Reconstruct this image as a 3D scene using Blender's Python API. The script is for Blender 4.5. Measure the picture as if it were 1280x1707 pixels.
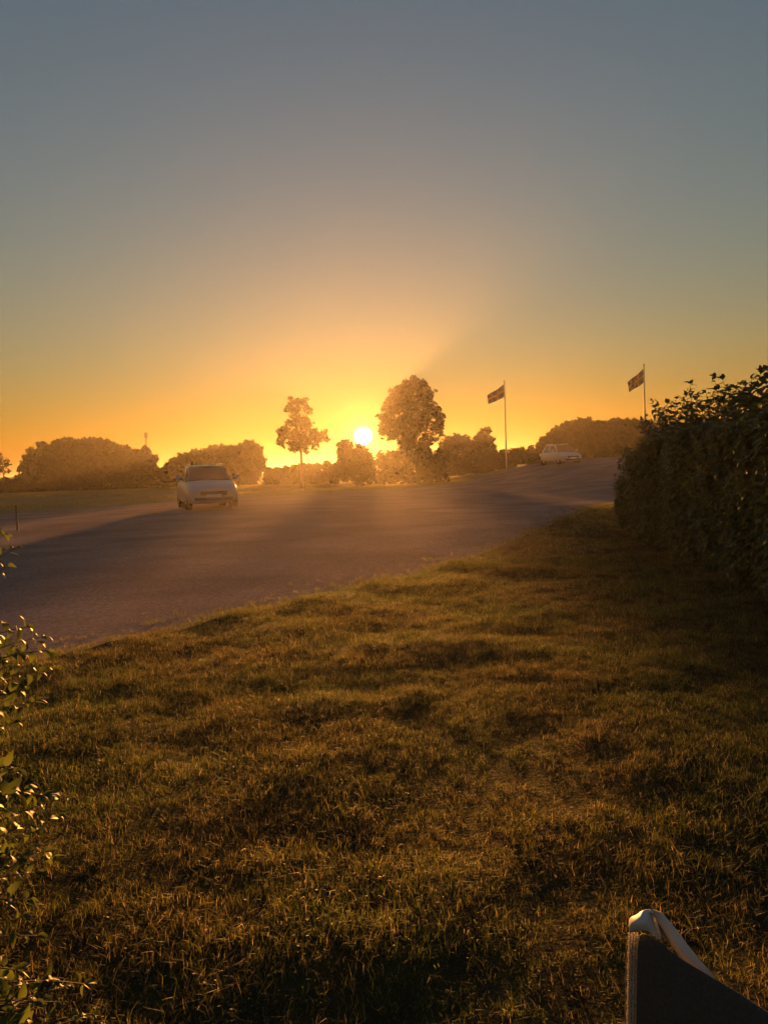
import bpy, math, random
import numpy as np
from mathutils import Vector, Matrix, noise
random.seed(7); RNG = np.random.default_rng(7)
for o in list(bpy.data.objects): bpy.data.objects.remove(o)
S = bpy.context.scene
COL = S.collection
R = math.radians

# ---------------------------------------------------------------- camera
FPX = 1265.0; CAMH = 1.2
PITCH = R(2.87); ROLL = R(2.0)
f0 = Vector((0, math.cos(PITCH), -math.sin(PITCH))); u0 = Vector((0, math.sin(PITCH), math.cos(PITCH))); r0 = Vector((1, 0, 0))
CR = r0*math.cos(ROLL) - u0*math.sin(ROLL); CU = u0*math.cos(ROLL) + r0*math.sin(ROLL)
cd = bpy.data.cameras.new('camera'); cam = bpy.data.objects.new('camera', cd); COL.objects.link(cam)
cd.sensor_fit = 'VERTICAL'; cd.sensor_height = 24; cd.lens = 24*FPX/1707; cd.clip_start = 0.05; cd.clip_end = 6000
m = Matrix((CR, CU, -f0)).transposed().to_4x4(); m.translation = Vector((0, 0, CAMH)); cam.matrix_world = m
S.camera = cam
def P(px, py, d):
    """world point seen at photo pixel (px,py) at forward distance y=d"""
    v = f0 + CR*((px-640)/FPX) - CU*((py-853.5)/FPX)
    return Vector((0, 0, CAMH)) + v*(d/v.y)

# ---------------------------------------------------------------- sky and sun
SUN_AZ = -1.36; SUN_EL = 2.9; LAMP_EL = 4.6
def dirv(az, el): return Vector((math.sin(R(az))*math.cos(R(el)), math.cos(R(az))*math.cos(R(el)), math.sin(R(el))))
w = bpy.data.worlds.new("World"); S.world = w; w.use_nodes = True
nt = w.node_tree; N = nt.nodes; L = nt.links; N.clear()
def nd(tree, t, **k):
    n = tree.nodes.new(t)
    for a, b in k.items(): setattr(n, a, b)
    return n
sky = nd(nt, 'ShaderNodeTexSky', sky_type='NISHITA'); sky.sun_disc = False
sky.sun_elevation = R(SUN_EL); sky.sun_rotation = R(SUN_AZ); sky.air_density = 2.0; sky.dust_density = 0.0; sky.ozone_density = 3.0
bg = nd(nt, 'ShaderNodeBackground'); bg.inputs[1].default_value = 0.055; L.new(sky.outputs[0], bg.inputs[0])
tc = nd(nt, 'ShaderNodeTexCoord')
dt = nd(nt, 'ShaderNodeVectorMath', operation='DOT_PRODUCT'); L.new(tc.outputs['Generated'], dt.inputs[0]); dt.inputs[1].default_value = dirv(SUN_AZ, SUN_EL)
ac = nd(nt, 'ShaderNodeMath', operation='ARCCOSINE'); L.new(dt.outputs['Value'], ac.inputs[0])
dg = nd(nt, 'ShaderNodeMath', operation='MULTIPLY'); L.new(ac.outputs[0], dg.inputs[0]); dg.inputs[1].default_value = 57.2958
def glow(width, col, amp):
    a = nd(nt, 'ShaderNodeMath', operation='DIVIDE'); L.new(dg.outputs[0], a.inputs[0]); a.inputs[1].default_value = -width
    e = nd(nt, 'ShaderNodeMath', operation='EXPONENT'); L.new(a.outputs[0], e.inputs[0])
    s = nd(nt, 'ShaderNodeMath', operation='MULTIPLY'); L.new(e.outputs[0], s.inputs[0]); s.inputs[1].default_value = amp
    b = nd(nt, 'ShaderNodeBackground'); b.inputs[0].default_value = (*col, 1); L.new(s.outputs[0], b.inputs[1]); return b
def addsh(a, b):
    x = nd(nt, 'ShaderNodeAddShader'); L.new(a.outputs[0], x.inputs[0]); L.new(b.outputs[0], x.inputs[1]); return x
GLOWS = [(8.0, (1.0, .45, .10), .01), (0.9, (1, .5, .10), 1.2)]
cur = bg
for g in GLOWS: cur = addsh(cur, glow(*g))
mr = nd(nt, 'ShaderNodeMapRange'); L.new(dg.outputs[0], mr.inputs[0]); mr.inputs[1].default_value = 0.45; mr.inputs[2].default_value = 0.68; mr.inputs[3].default_value = 25; mr.inputs[4].default_value = 0
db = nd(nt, 'ShaderNodeBackground'); db.inputs[0].default_value = (1, .85, .5, 1); L.new(mr.outputs[0], db.inputs[1])
cur = addsh(cur, db)
wo = nd(nt, 'ShaderNodeOutputWorld'); L.new(cur.outputs[0], wo.inputs[0])

sl = bpy.data.lights.new('sun', 'SUN'); so = bpy.data.objects.new('sun', sl); COL.objects.link(so)
sl.energy = 5.0; sl.angle = R(1.5); sl.color = (1.0, .39, .075)
so.rotation_euler = (-dirv(SUN_AZ, LAMP_EL)).to_track_quat('-Z', 'Y').to_euler()
S.view_settings.view_transform = 'Standard'; S.view_settings.look = 'None'
S.view_settings.exposure = 1.6; S.view_settings.gamma = 1.0; S.view_settings.use_curve_mapping = False
HAZE_D = 0.00050; HAZE_G = 0.74; HAZE_C = (1.0, .93, .85)

# ---------------------------------------------------------------- helpers
def tag(o, label=None, cat=None, group=None, kind=None):
    if label: o['label'] = label
    if cat: o['category'] = cat
    if group: o['group'] = group
    if kind: o['kind'] = kind
    return o
def empty(name, loc, rz=0):
    o = bpy.data.objects.new(name, None); COL.objects.link(o); o.location = loc; o.rotation_euler = (0, 0, rz); o.empty_display_size = .1; return o
def mesh_obj(name, verts, faces, mat, parent=None, smooth=False, loc=None):
    me = bpy.data.meshes.new(name); me.from_pydata([tuple(v) for v in verts], [], faces)
    me.validate(); me.materials.append(mat)
    if smooth: me.polygons.foreach_set('use_smooth', [True]*len(me.polygons))
    o = bpy.data.objects.new(name, me); COL.objects.link(o)
    if parent: o.parent = parent
    if loc is not None: o.location = loc
    return o
def np_mesh(name, V, nv):
    """V: (n*nv,3) array; faces are consecutive groups of nv verts"""
    me = bpy.data.meshes.new(name); n = len(V)//nv
    me.vertices.add(len(V)); me.vertices.foreach_set('co', V.astype(np.float32).ravel())
    me.loops.add(len(V)); me.loops.foreach_set('vertex_index', np.arange(len(V), dtype=np.int32))
    me.polygons.add(n); me.polygons.foreach_set('loop_start', np.arange(0, len(V), nv, dtype=np.int32)); me.polygons.foreach_set('loop_total', np.full(n, nv, dtype=np.int32))
    me.update(calc_edges=True); return me
class MB:
    def __init__(s): s.v = []; s.f = []
    def add(s, v, f):
        b = len(s.v); s.v += [Vector(x) for x in v]; s.f += [tuple(i+b for i in q) for q in f]
    def box(s, c, d, rot=None):
        x, y, z = [q/2 for q in d]; vs = [Vector((i*x, j*y, k*z)) for i in (-1, 1) for j in (-1, 1) for k in (-1, 1)]
        if rot: vs = [rot @ v for v in vs]
        s.add([v+Vector(c) for v in vs], [(0, 1, 3, 2), (4, 6, 7, 5), (0, 4, 5, 1), (2, 3, 7, 6), (0, 2, 6, 4), (1, 5, 7, 3)])
    def tube(s, pts, rad, n=8, cap=True):
        pts = [Vector(p) for p in pts]; rings = []
        for i, p in enumerate(pts):
            t = (pts[min(i+1, len(pts)-1)]-pts[max(i-1, 0)]).normalized()
            a = Vector((0, 0, 1)) if abs(t.z) < .9 else Vector((1, 0, 0))
            u = t.cross(a).normalized(); v = t.cross(u)
            r = rad[i] if isinstance(rad, (list, tuple)) else rad
            rings.append([p+(u*math.cos(2*math.pi*k/n)+v*math.sin(2*math.pi*k/n))*r for k in range(n)])
        vs = [q for r in rings for q in r]; fs = []
        for i in range(len(pts)-1):
            for k in range(n): fs.append((i*n+k, i*n+(k+1) % n, (i+1)*n+(k+1) % n, (i+1)*n+k))
        if cap: fs += [tuple(range(n)), tuple(range((len(pts)-1)*n, len(pts)*n))]
        s.add(vs, fs)
    def build(s, name, mat, parent=None, smooth=False): return mesh_obj(name, s.v, s.f, mat, parent, smooth)

def pmat(name, base, rough=.6, metal=0, var=None, scale=20, bump=0, bscale=60, spec=.5, detail=6):
    m = bpy.data.materials.new(name); m.use_nodes = True; t = m.node_tree; p = t.nodes['Principled BSDF']
    p.inputs['Base Color'].default_value = (*base, 1); p.inputs['Roughness'].default_value = rough; p.inputs['Metallic'].default_value = metal
    p.inputs['Specular IOR Level'].default_value = spec
    co = nd(t, 'ShaderNodeTexCoord')
    if var:
        n = nd(t, 'ShaderNodeTexNoise'); n.inputs['Scale'].default_value = scale; n.inputs['Detail'].default_value = detail; t.links.new(co.outputs['Object'], n.inputs['Vector'])
        r = nd(t, 'ShaderNodeValToRGB'); r.color_ramp.elements[0].position = .35; r.color_ramp.elements[1].position = .65
        r.color_ramp.elements[0].color = (*base, 1); r.color_ramp.elements[1].color = (*var, 1)
        t.links.new(n.outputs[0], r.inputs[0]); t.links.new(r.outputs[0], p.inputs['Base Color'])
    if bump:
        n = nd(t, 'ShaderNodeTexNoise'); n.inputs['Scale'].default_value = bscale; n.inputs['Detail'].default_value = 8; t.links.new(co.outputs['Object'], n.inputs['Vector'])
        b = nd(t, 'ShaderNodeBump'); b.inputs['Strength'].default_value = bump; b.inputs['Distance'].default_value = .02; t.links.new(n.outputs[0], b.inputs['Height']); t.links.new(b.outputs[0], p.inputs['Normal'])
    return m
def leafmat(name, c1, c2, trans=.4, rough=.35, tcol=None, spec=.5):
    m = bpy.data.materials.new(name); m.use_nodes = True; t = m.node_tree; p = t.nodes['Principled BSDF']; out = t.nodes['Material Output']
    g = nd(t, 'ShaderNodeNewGeometry'); r = nd(t, 'ShaderNodeValToRGB'); r.color_ramp.elements[0].color = (*c1, 1); r.color_ramp.elements[1].color = (*c2, 1)
    oi = nd(t, 'ShaderNodeObjectInfo'); ad = nd(t, 'ShaderNodeMath', operation='ADD'); fr = nd(t, 'ShaderNodeMath', operation='FRACT')
    t.links.new(g.outputs['Random Per Island'], ad.inputs[0]); t.links.new(oi.outputs['Random'], ad.inputs[1]); t.links.new(ad.outputs[0], fr.inputs[0])
    t.links.new(fr.outputs[0], r.inputs[0]); t.links.new(r.outputs[0], p.inputs['Base Color'])
    p.inputs['Roughness'].default_value = rough; p.inputs['Specular IOR Level'].default_value = spec
    tr = nd(t, 'ShaderNodeBsdfTranslucent'); mx = nd(t, 'ShaderNodeMixShader'); mx.inputs[0].default_value = trans
    hs = nd(t, 'ShaderNodeHueSaturation'); hs.inputs['Value'].default_value = 2.2; hs.inputs['Hue'].default_value = .485; t.links.new(r.outputs[0], hs.inputs['Color']); t.links.new(hs.outputs[0], tr.inputs[0])
    t.links.new(p.outputs[0], mx.inputs[1]); t.links.new(tr.outputs[0], mx.inputs[2]); t.links.new(mx.outputs[0], out.inputs[0])
    return m
M = dict(
    field=pmat('field', (.11, .12, .035), .8, var=(.16, .16, .05), scale=.35, bump=.4, bscale=8),
    soil=pmat('lawn_soil', (.035, .028, .014), 1, var=(.05, .05, .018), scale=9, bump=.8, bscale=60, spec=.05),
    stone=pmat('stone', (.22, .19, .17), .7, var=(.32, .28, .25), scale=3),
    bark=pmat('bark', (.06, .045, .03), .9, bump=.5, bscale=12),
    twig=pmat('twig', (.09, .06, .035), .6),
    tree=leafmat('tree_leaves', (.03, .042, .01), (.045, .055, .015), .05, rough=.75, spec=.15),
    tree2=leafmat('light_tree_leaves', (.06, .08, .03), (.10, .12, .04), .35),
    hedge=leafmat('hedge_leaves', (.03, .05, .012), (.07, .10, .022), .35, rough=.42),
    shrub=leafmat('shrub_leaves', (.035, .055, .012), (.08, .11, .02), .35, rough=.55, spec=.35),
    grass=leafmat('grass_blades', (.038, .056, .010), (.092, .108, .021), .5, rough=.62, spec=.3),
    meadow=leafmat('meadow_blades', (.12, .14, .04), (.2, .2, .06), .5, rough=.6, spec=.3),
    dry=leafmat('dry_blades', (.16, .13, .06), (.28, .23, .12), .4, rough=.6, spec=.3),
    paint=pmat('silver_paint', (.42, .42, .44), .3, .35), glass=pmat('car_glass', (.012, .012, .014), .06, spec=.8),
    paint2=pmat('light_grey_paint', (.5, .52, .54), .25, .3),
    black=pmat('black_plastic', (.02, .02, .02), .5), tyre=pmat('tyre', (.02, .02, .02), .8), rim=pmat('rim', (.45, .45, .47), .3, .9),
    lamp=pmat('headlight_lens', (.75, .78, .8), .08, .2), plate=pmat('number_plate', (.75, .75, .72), .4),
    pole=pmat('white_pole', (.2, .19, .18), .6), galv=pmat('galvanised', (.45, .45, .46), .35, .8, var=(.35, .35, .37)),
    wood=pmat('weathered_wood', (.10, .08, .06), .8, var=(.15, .12, .09), scale=14),
    fabric=pmat('sling_fabric', (.055, .05, .05), .8, var=(.075, .068, .066), scale=240, bump=.3, bscale=500),
    trim=pmat('woven_trim', (.62, .54, .42), .4, var=(.42, .35, .27), scale=160), cap=pmat('pale_frame', (.60, .60, .62), .4, .1),
    recess_shade=pmat('recess_shade_brown', (.16, .12, .095), .6),  # shade inside the chair frame, painted as a darker brown
    blue=leafmat('flag_blue', (.02, .045, .10), (.02, .045, .10), .1, rough=.7), yellow=leafmat('flag_yellow', (.34, .22, .03), (.34, .22, .03), .1, rough=.7),
)
t = M['grass'].node_tree; g_ = nd(t, 'ShaderNodeNewGeometry'); nn = nd(t, 'ShaderNodeTexNoise'); nn.inputs['Scale'].default_value = .9; nn.inputs['Detail'].default_value = 4; t.links.new(g_.outputs['Position'], nn.inputs['Vector'])
mr_ = nd(t, 'ShaderNodeMapRange'); mr_.inputs[1].default_value = .38; mr_.inputs[2].default_value = .62; t.links.new(nn.outputs[0], mr_.inputs[0])
rp = [n for n in t.nodes if n.type == 'VALTORGB'][0]; mxg = nd(t, 'ShaderNodeMix', data_type='RGBA'); mxg.blend_type = 'MIX'; t.links.new(mr_.outputs[0], mxg.inputs[0])
dk = nd(t, 'ShaderNodeMix', data_type='RGBA'); dk.blend_type = 'MULTIPLY'; dk.inputs[0].default_value = 1; dk.inputs[7].default_value = (1.15, .85, .9, 1); t.links.new(rp.outputs[0], dk.inputs[6])
dl = nd(t, 'ShaderNodeMix', data_type='RGBA'); dl.blend_type = 'MULTIPLY'; dl.inputs[0].default_value = 1; dl.inputs[7].default_value = (.75, .95, .8, 1); t.links.new(rp.outputs[0], dl.inputs[6])
t.links.new(dk.outputs[2], mxg.inputs[6]); t.links.new(dl.outputs[2], mxg.inputs[7])
for n in t.nodes:
    if n.type == 'BSDF_PRINCIPLED': t.links.new(mxg.outputs[2], n.inputs['Base Color'])
    if n.type == 'HUE_SAT': t.links.new(mxg.outputs[2], n.inputs['Color'])
# gravel: dusty stone fines with worn wheel tracks
m_ = bpy.data.materials.new('gravel'); m_.use_nodes = True; t = m_.node_tree; p = t.nodes['Principled BSDF']
co = nd(t, 'ShaderNodeTexCoord'); vo = nd(t, 'ShaderNodeTexVoronoi'); vo.inputs['Scale'].default_value = 42; t.links.new(co.outputs['Object'], vo.inputs['Vector'])
n2 = nd(t, 'ShaderNodeTexNoise'); n2.inputs['Scale'].default_value = .5; n2.inputs['Detail'].default_value = 6; t.links.new(co.outputs['Object'], n2.inputs['Vector'])
hs = nd(t, 'ShaderNodeSeparateColor'); t.links.new(vo.outputs['Color'], hs.inputs[0])
r = nd(t, 'ShaderNodeValToRGB'); r.color_ramp.elements[0].color = (.21, .175, .17, 1); r.color_ramp.elements[1].color = (.36, .30, .29, 1); t.links.new(hs.outputs[0], r.inputs[0])
mx = nd(t, 'ShaderNodeMix', data_type='RGBA'); mx.blend_type = 'MULTIPLY'; mx.inputs[0].default_value = 1; t.links.new(r.outputs[0], mx.inputs[6])
r2 = nd(t, 'ShaderNodeValToRGB'); r2.color_ramp.elements[0].color = (.7, .68, .66, 1); r2.color_ramp.elements[0].position = .35; r2.color_ramp.elements[1].color = (1, 1, 1, 1); r2.color_ramp.elements[1].position = .65; t.links.new(n2.outputs[0], r2.inputs[0]); t.links.new(r2.outputs[0], mx.inputs[7])
t.links.new(mx.outputs[2], p.inputs['Base Color']); p.inputs['Roughness'].default_value = .85; p.inputs['Specular IOR Level'].default_value = 0
bp = nd(t, 'ShaderNodeBump'); bp.inputs['Strength'].default_value = .22; bp.inputs['Distance'].default_value = .012; bp.invert = True; t.links.new(vo.outputs['Distance'], bp.inputs['Height']); t.links.new(bp.outputs[0], p.inputs['Normal'])
M['gravel'] = m_

# ---------------------------------------------------------------- ground
def ss(a, b, x): t = np.clip((x-a)/(b-a), 0, 1); return t*t*(3-2*t)
def far_edge(x):   # far edge of the gravel (left part)
    return 36.0 + 1.1*(x+15)*0.9 if False else 33 + np.clip((x+18), 0, 40)*1.25
def near_edge(x):  # lawn / gravel border
    return np.interp(x, [-8, -2.4, 0.2, 1.5, 3.0, 4.0, 6, 12], [2.8, 5.2, 8.6, 11.2, 15.0, 17.5, 22, 34])
def H(x, y):
    x = np.asarray(x, float); y = np.asarray(y, float)
    fe = far_edge(x); s = y-fe
    left = ss(8, -4, x)
    bank = .26*ss(0, 1.6, s) - .16*ss(5, 12, s) + .42*ss(16, 24, s)
    z = left*bank + .55*ss(45, 85, y)*(1-left)
    z = z + 1.7*ss(5, 19, x)*ss(26, 60, y) + .2*ss(16, 27, y)*np.exp(-((x+6.2)/7)**2)*ss(60, 34, y) + 1.9*ss(92, 125, y)*(1+.15*np.sin(x*.07)+.1*np.sin(x*.19+1))
    return z
def hz(x, y): return float(H(x, y))
def grid_sheet(name, xs, ys, zf, mat, **k):
    X, Y = np.meshgrid(xs, ys); Z = zf(X, Y)
    V = np.stack([X.ravel(), Y.ravel(), Z.ravel()], 1); nx = len(xs)
    F = [(j*nx+i, j*nx+i+1, (j+1)*nx+i+1, (j+1)*nx+i) for j in range(len(ys)-1) for i in range(nx-1)]
    return tag(mesh_obj(name, V, F, mat, smooth=True), **k)
xs = np.concatenate([[-1500, -600, -300, -150, -110], np.arange(-90, 91, .9), [110, 150, 300, 600, 1500]])
ys = np.concatenate([[-300, -100, -40], np.arange(-12, 130, .8), [140, 170, 220, 300, 500, 900, 1500]])
grid_sheet('ground', xs, ys, lambda X, Y: H(X, Y)-.05, M['field'], kind='structure')
# gravel yard: strip between near edge and far edge
xg = np.arange(-40, 30.01, .5); tv = np.linspace(0, 1, 110)
V = []; 
for tt in tv:
    for x in xg:
        ne = float(near_edge(x))-.6; fe = float(far_edge(x))
        fe = fe if x < 8 else fe; y = ne+(fe-ne)*tt**1.3 + (.25*noise.noise(Vector((x*.8, tt*9, 3))) if tt > .98 else 0)
        V.append((x, y, hz(x, y)-.02+.03*noise.noise(Vector((x*.35, y*.35, 0)))*(1-tt)))
nx = len(xg)
F = [(j*nx+i, j*nx+i+1, (j+1)*nx+i+1, (j+1)*nx+i) for j in range(len(tv)-1) for i in range(nx-1)]
tag(mesh_obj('gravel_yard', V, F, M['gravel'], smooth=True), kind='structure')
# lawn: bumpy sheet whose far side is the border
xl = np.arange(-9, 14, .12); tl = np.linspace(0, 1, 150); V = []
def lawn_z(x, y): return .035*noise.noise(Vector((x*1.3, y*1.3, 1)))+.02*noise.noise(Vector((x*4, y*4, 5)))+.025
def lawn_edge(x): return float(near_edge(x))+.18*noise.noise(Vector((x*1.7, 0, 7)))+.07*noise.noise(Vector((x*7, 0, 2)))
for tt in tl:
    for x in xl:
        e = lawn_edge(x); y = -3+(e+3)*tt
        V.append((x, y, hz(x, y) + (lawn_z(x, y) if tt < .985 else -.03)))
nx = len(xl)
F = [(j*nx+i, j*nx+i+1, (j+1)*nx+i+1, (j+1)*nx+i) for j in range(len(tl)-1) for i in range(nx-1)]
tag(mesh_obj('lawn', V, F, M['soil'], smooth=True), kind='structure')

# ---------------------------------------------------------------- scattering with geometry nodes
src = bpy.data.collections.new('scatter_sources')
def source(name, V, F, mats, fm=None):
    me = bpy.data.meshes.new(name); me.from_pydata([tuple(v) for v in V], [], F)
    for q in mats: me.materials.append(q)
    if fm: me.polygons.foreach_set('material_index', fm)
    o = bpy.data.objects.new(name, me); return o
def scatter(name, pts, rot, scl, sources, label, cat=None, mat=None):
    me = bpy.data.meshes.new(name); me.vertices.add(len(pts)); me.vertices.foreach_set('co', np.asarray(pts, np.float32).ravel())
    a = me.attributes.new('rot', 'FLOAT_VECTOR', 'POINT'); a.data.foreach_set('vector', np.asarray(rot, np.float32).ravel())
    a = me.attributes.new('scl', 'FLOAT', 'POINT'); a.data.foreach_set('value', np.asarray(scl, np.float32))
    o = bpy.data.objects.new(name, me); COL.objects.link(o); me.materials.append(mat)
    c = bpy.data.collections.new(name+'_sources')
    for s_ in sources: c.objects.link(s_)
    g = bpy.data.node_groups.new(name, 'GeometryNodeTree')
    g.interface.new_socket('Geometry', in_out='INPUT', socket_type='NodeSocketGeometry'); g.interface.new_socket('Geometry', in_out='OUTPUT', socket_type='NodeSocketGeometry')
    i = nd(g, 'NodeGroupInput'); ou = nd(g, 'NodeGroupOutput'); ip = nd(g, 'GeometryNodeInstanceOnPoints'); ci = nd(g, 'GeometryNodeCollectionInfo')
    ci.inputs[0].default_value = c; ci.inputs[1].default_value = True; ci.inputs[2].default_value = True
    ip.inputs['Pick Instance'].default_value = True
    r_ = nd(g, 'GeometryNodeInputNamedAttribute', data_type='FLOAT_VECTOR'); r_.inputs[0].default_value = 'rot'
    s2 = nd(g, 'GeometryNodeInputNamedAttribute', data_type='FLOAT'); s2.inputs[0].default_value = 'scl'
    ri = nd(g, 'FunctionNodeRandomValue', data_type='INT'); ri.inputs[4].default_value = 0; ri.inputs[5].default_value = len(sources)-1
    g.links.new(i.outputs[0], ip.inputs['Points']); g.links.new(ci.outputs[0], ip.inputs['Instance']); g.links.new(r_.outputs[0], ip.inputs['Rotation'])
    g.links.new(s2.outputs[0], ip.inputs['Scale']); g.links.new(ri.outputs[2], ip.inputs['Instance Index']); g.links.new(ip.outputs[0], ou.inputs[0])
    md = o.modifiers.new('scatter', 'NODES'); md.node_group = g
    return tag(o, label, cat, kind='stuff')
def tuft(name, nb, h0, h1, wdt, spread, lean, mats, dryf=.12, leaves=0):
    V = []; F = []; fm = []
    for _ in range(nb):
        a = random.uniform(0, 6.28); r_ = spread*math.sqrt(random.random()); b = Vector((r_*math.cos(a), r_*math.sin(a), -.01))
        h = random.uniform(h0, h1); d = Vector((random.gauss(0, 1), random.gauss(0, 1), 0)).normalized()*h*random.uniform(.1, lean)
        s_ = Vector((-d.y, d.x, 0)).normalized()*wdt*random.uniform(.6, 1.2)*.5; k = len(V)
        p1 = b+d*.3+Vector((0, 0, h*.55)); p2 = b+d+Vector((0, 0, h*random.uniform(.7, 1)))
        V += [b-s_, b+s_, p1-s_*.8, p1+s_*.8, p2]; F += [(k, k+1, k+3, k+2), (k+2, k+3, k+4)]
        q = 1 if random.random() < dryf else 0; fm += [q, q]
    for _ in range(leaves):
        a = random.uniform(0, 6.28); r_ = spread*random.random(); c = Vector((r_*math.cos(a), r_*math.sin(a), random.uniform(.01, .035)))
        rr = random.uniform(.003, .006); n_ = Vector((random.gauss(0, .4), random.gauss(0, .4), 1)).normalized(); u = n_.orthogonal().normalized(); v = n_.cross(u); k = len(V)
        V += [c+(u*math.cos(q*1.0472)+v*math.sin(q*1.0472))*rr for q in range(6)]; F.append(tuple(range(k, k+6))); fm.append(0)
    return source(name, V, F, mats, fm)
gm = [M['grass'], M['dry']]
tufts = [tuft('tuft', 24, .015, .05, .0022, .05, 1.5, gm, .09, 0) for _ in range(5)]+[tuft('tuft', 12, .03, .062, .0024, .035, 1.2, gm, .18, 0) for _ in range(2)]+[tuft('tuft', 14, .015, .03, .0025, .05, 1.6, gm, .2, 3)]
pts = []; scl = []
def lawn_pts(n, y0, y1, base):
    c = 0
    while c < n:
        y = math.sqrt(random.uniform(y0*y0, y1*y1)); x = random.uniform(-.62*y-.5, .62*y+.5)
        eg = lawn_edge(x); over = y-eg
        if over > 0 and random.random() > .8*math.exp(-over/(.10+.03*y)): c += .3; continue
        d = noise.noise(Vector((x*1.1, y*1.1, 11)))+.6*noise.noise(Vector((x*3.5, y*3.5, 2)))
        c += 1
        pass
        pts.append((x, y, hz(x, y)+(lawn_z(x, y) if over < 0 else -.01))); scl.append(base*.86*max(.72, 1+.5*d)*random.uniform(.7, 1.25))
lawn_pts(19000, 1.0, 4.5, .88); lawn_pts(26000, 4.5, 10, 1.15); lawn_pts(20000, 10, 24, 1.6)
n = len(pts); rot = np.stack([RNG.normal(0, .15, n), RNG.normal(0, .15, n), RNG.uniform(0, 6.28, n)], 1)
scatter('lawn_grass', pts, rot, scl, tufts, 'short uneven lawn grass in the foreground', 'grass', M['grass'])
# gravel stones
def pebble():
    V = [Vector((random.gauss(0, 1), random.gauss(0, 1), random.gauss(0, 1))).normalized() for _ in range(1)]
    import bmesh
    bm = bmesh.new(); bmesh.ops.create_icosphere(bm, subdivisions=1, radius=.005)
    for v in bm.verts: v.co = Vector((v.co.x*1.2, v.co.y, v.co.z*.7))*random.uniform(.8, 1.2)
    me = bpy.data.meshes.new('stone'); bm.to_mesh(me); bm.free(); me.materials.append(M['stone']); return bpy.data.objects.new('stone', me)
pts = []; scl = []
for _ in range(7000):
    y = math.sqrt(random.uniform(16, 26**2)); x = random.uniform(-.6*y-.5, min(.55*y, 12))
    if y < lawn_edge(x)-.1 or y > lawn_edge(x)+.15+abs(random.gauss(0, .5)) or y > float(far_edge(x))-.5: continue
    pts.append((x, y, hz(x, y)-.018+.03*noise.noise(Vector((x*.35, y*.35, 0)))*(1-.3))); scl.append(random.uniform(.4, 1.5)*(1+.02*y))
n = len(pts); rot = RNG.uniform(0, 6.28, (n, 3)); 
scatter('gravel_stones', pts, rot, scl, [pebble() for _ in range(4)], 'loose pale gravel stones on the yard beyond the lawn', 'gravel', M['stone'])
# field grass on the bank and the meadow beyond
ft = [tuft('field_tuft', 22, .05, .16, .014, .16, .8, [M['meadow'], M['dry']], .35) for _ in range(3)]
pts = []; scl = []
for _ in range(34000):
    y = random.uniform(28, 88); x = random.uniform(-.62*y-2, 8)
    if y < float(far_edge(x))+.2: continue
    s_ = y-float(far_edge(x))
    pts.append((x, y, hz(x, y)-.05)); scl.append(random.uniform(.6, 1.2)*(1.2 if (1 < s_ < 6) or s_ > 22 else .7))
n = len(pts); rot = np.stack([np.zeros(n), np.zeros(n), RNG.uniform(0, 6.28, n)], 1)
scatter('meadow_grass', pts, rot, scl, ft, 'pale green meadow grass on the bank beyond the gravel', 'grass', M['grass'])

# ---------------------------------------------------------------- trees
def leaf_cloud(lobes, n, size, shell=.55):
    """lobes: list of (centre, radius vec). returns V for quads"""
    cs = np.array([l[0] for l in lobes]); rs = np.array([l[1] for l in lobes]); wt = np.prod(rs, 1)**(2/3); wt /= wt.sum()
    idx = RNG.choice(len(lobes), n, p=wt)
    d = RNG.normal(size=(n, 3)); d /= np.linalg.norm(d, axis=1)[:, None]
    rr = (shell+(1-shell)*RNG.random(n)**.5)*(1+.17*RNG.normal(size=n)); inner = RNG.random(n) < .25; rr[inner] *= RNG.random(inner.sum())
    c = cs[idx]+d*rr[:, None]*rs[idx]
    u = RNG.normal(size=(n, 3)); u /= np.linalg.norm(u, axis=1)[:, None]; v = np.cross(u, RNG.normal(size=(n, 3))); v /= np.linalg.norm(v, axis=1)[:, None]
    s_ = size*RNG.uniform(.5, 1.3, (n, 1)); u = u*s_; v = v*s_*.55
    V = np.stack([c-u, c+v*.9-u*.1, c+u, c-v*.9+u*.1], 1).reshape(-1, 3); return V
def limb(mb, a, b, r0_, r1_, n=6, wob=.08):
    a = Vector(a); b = Vector(b); L_ = (b-a).length; pts = []
    for i in range(5):
        t_ = i/4; p_ = a.lerp(b, t_)+Vector((random.gauss(0, 1), random.gauss(0, 1), random.gauss(0, .5)))*wob*L_*math.sin(t_*3.14); pts.append(p_)
    mb.tube(pts, [r0_+(r1_-r0_)*i/4 for i in range(5)], n)
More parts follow.
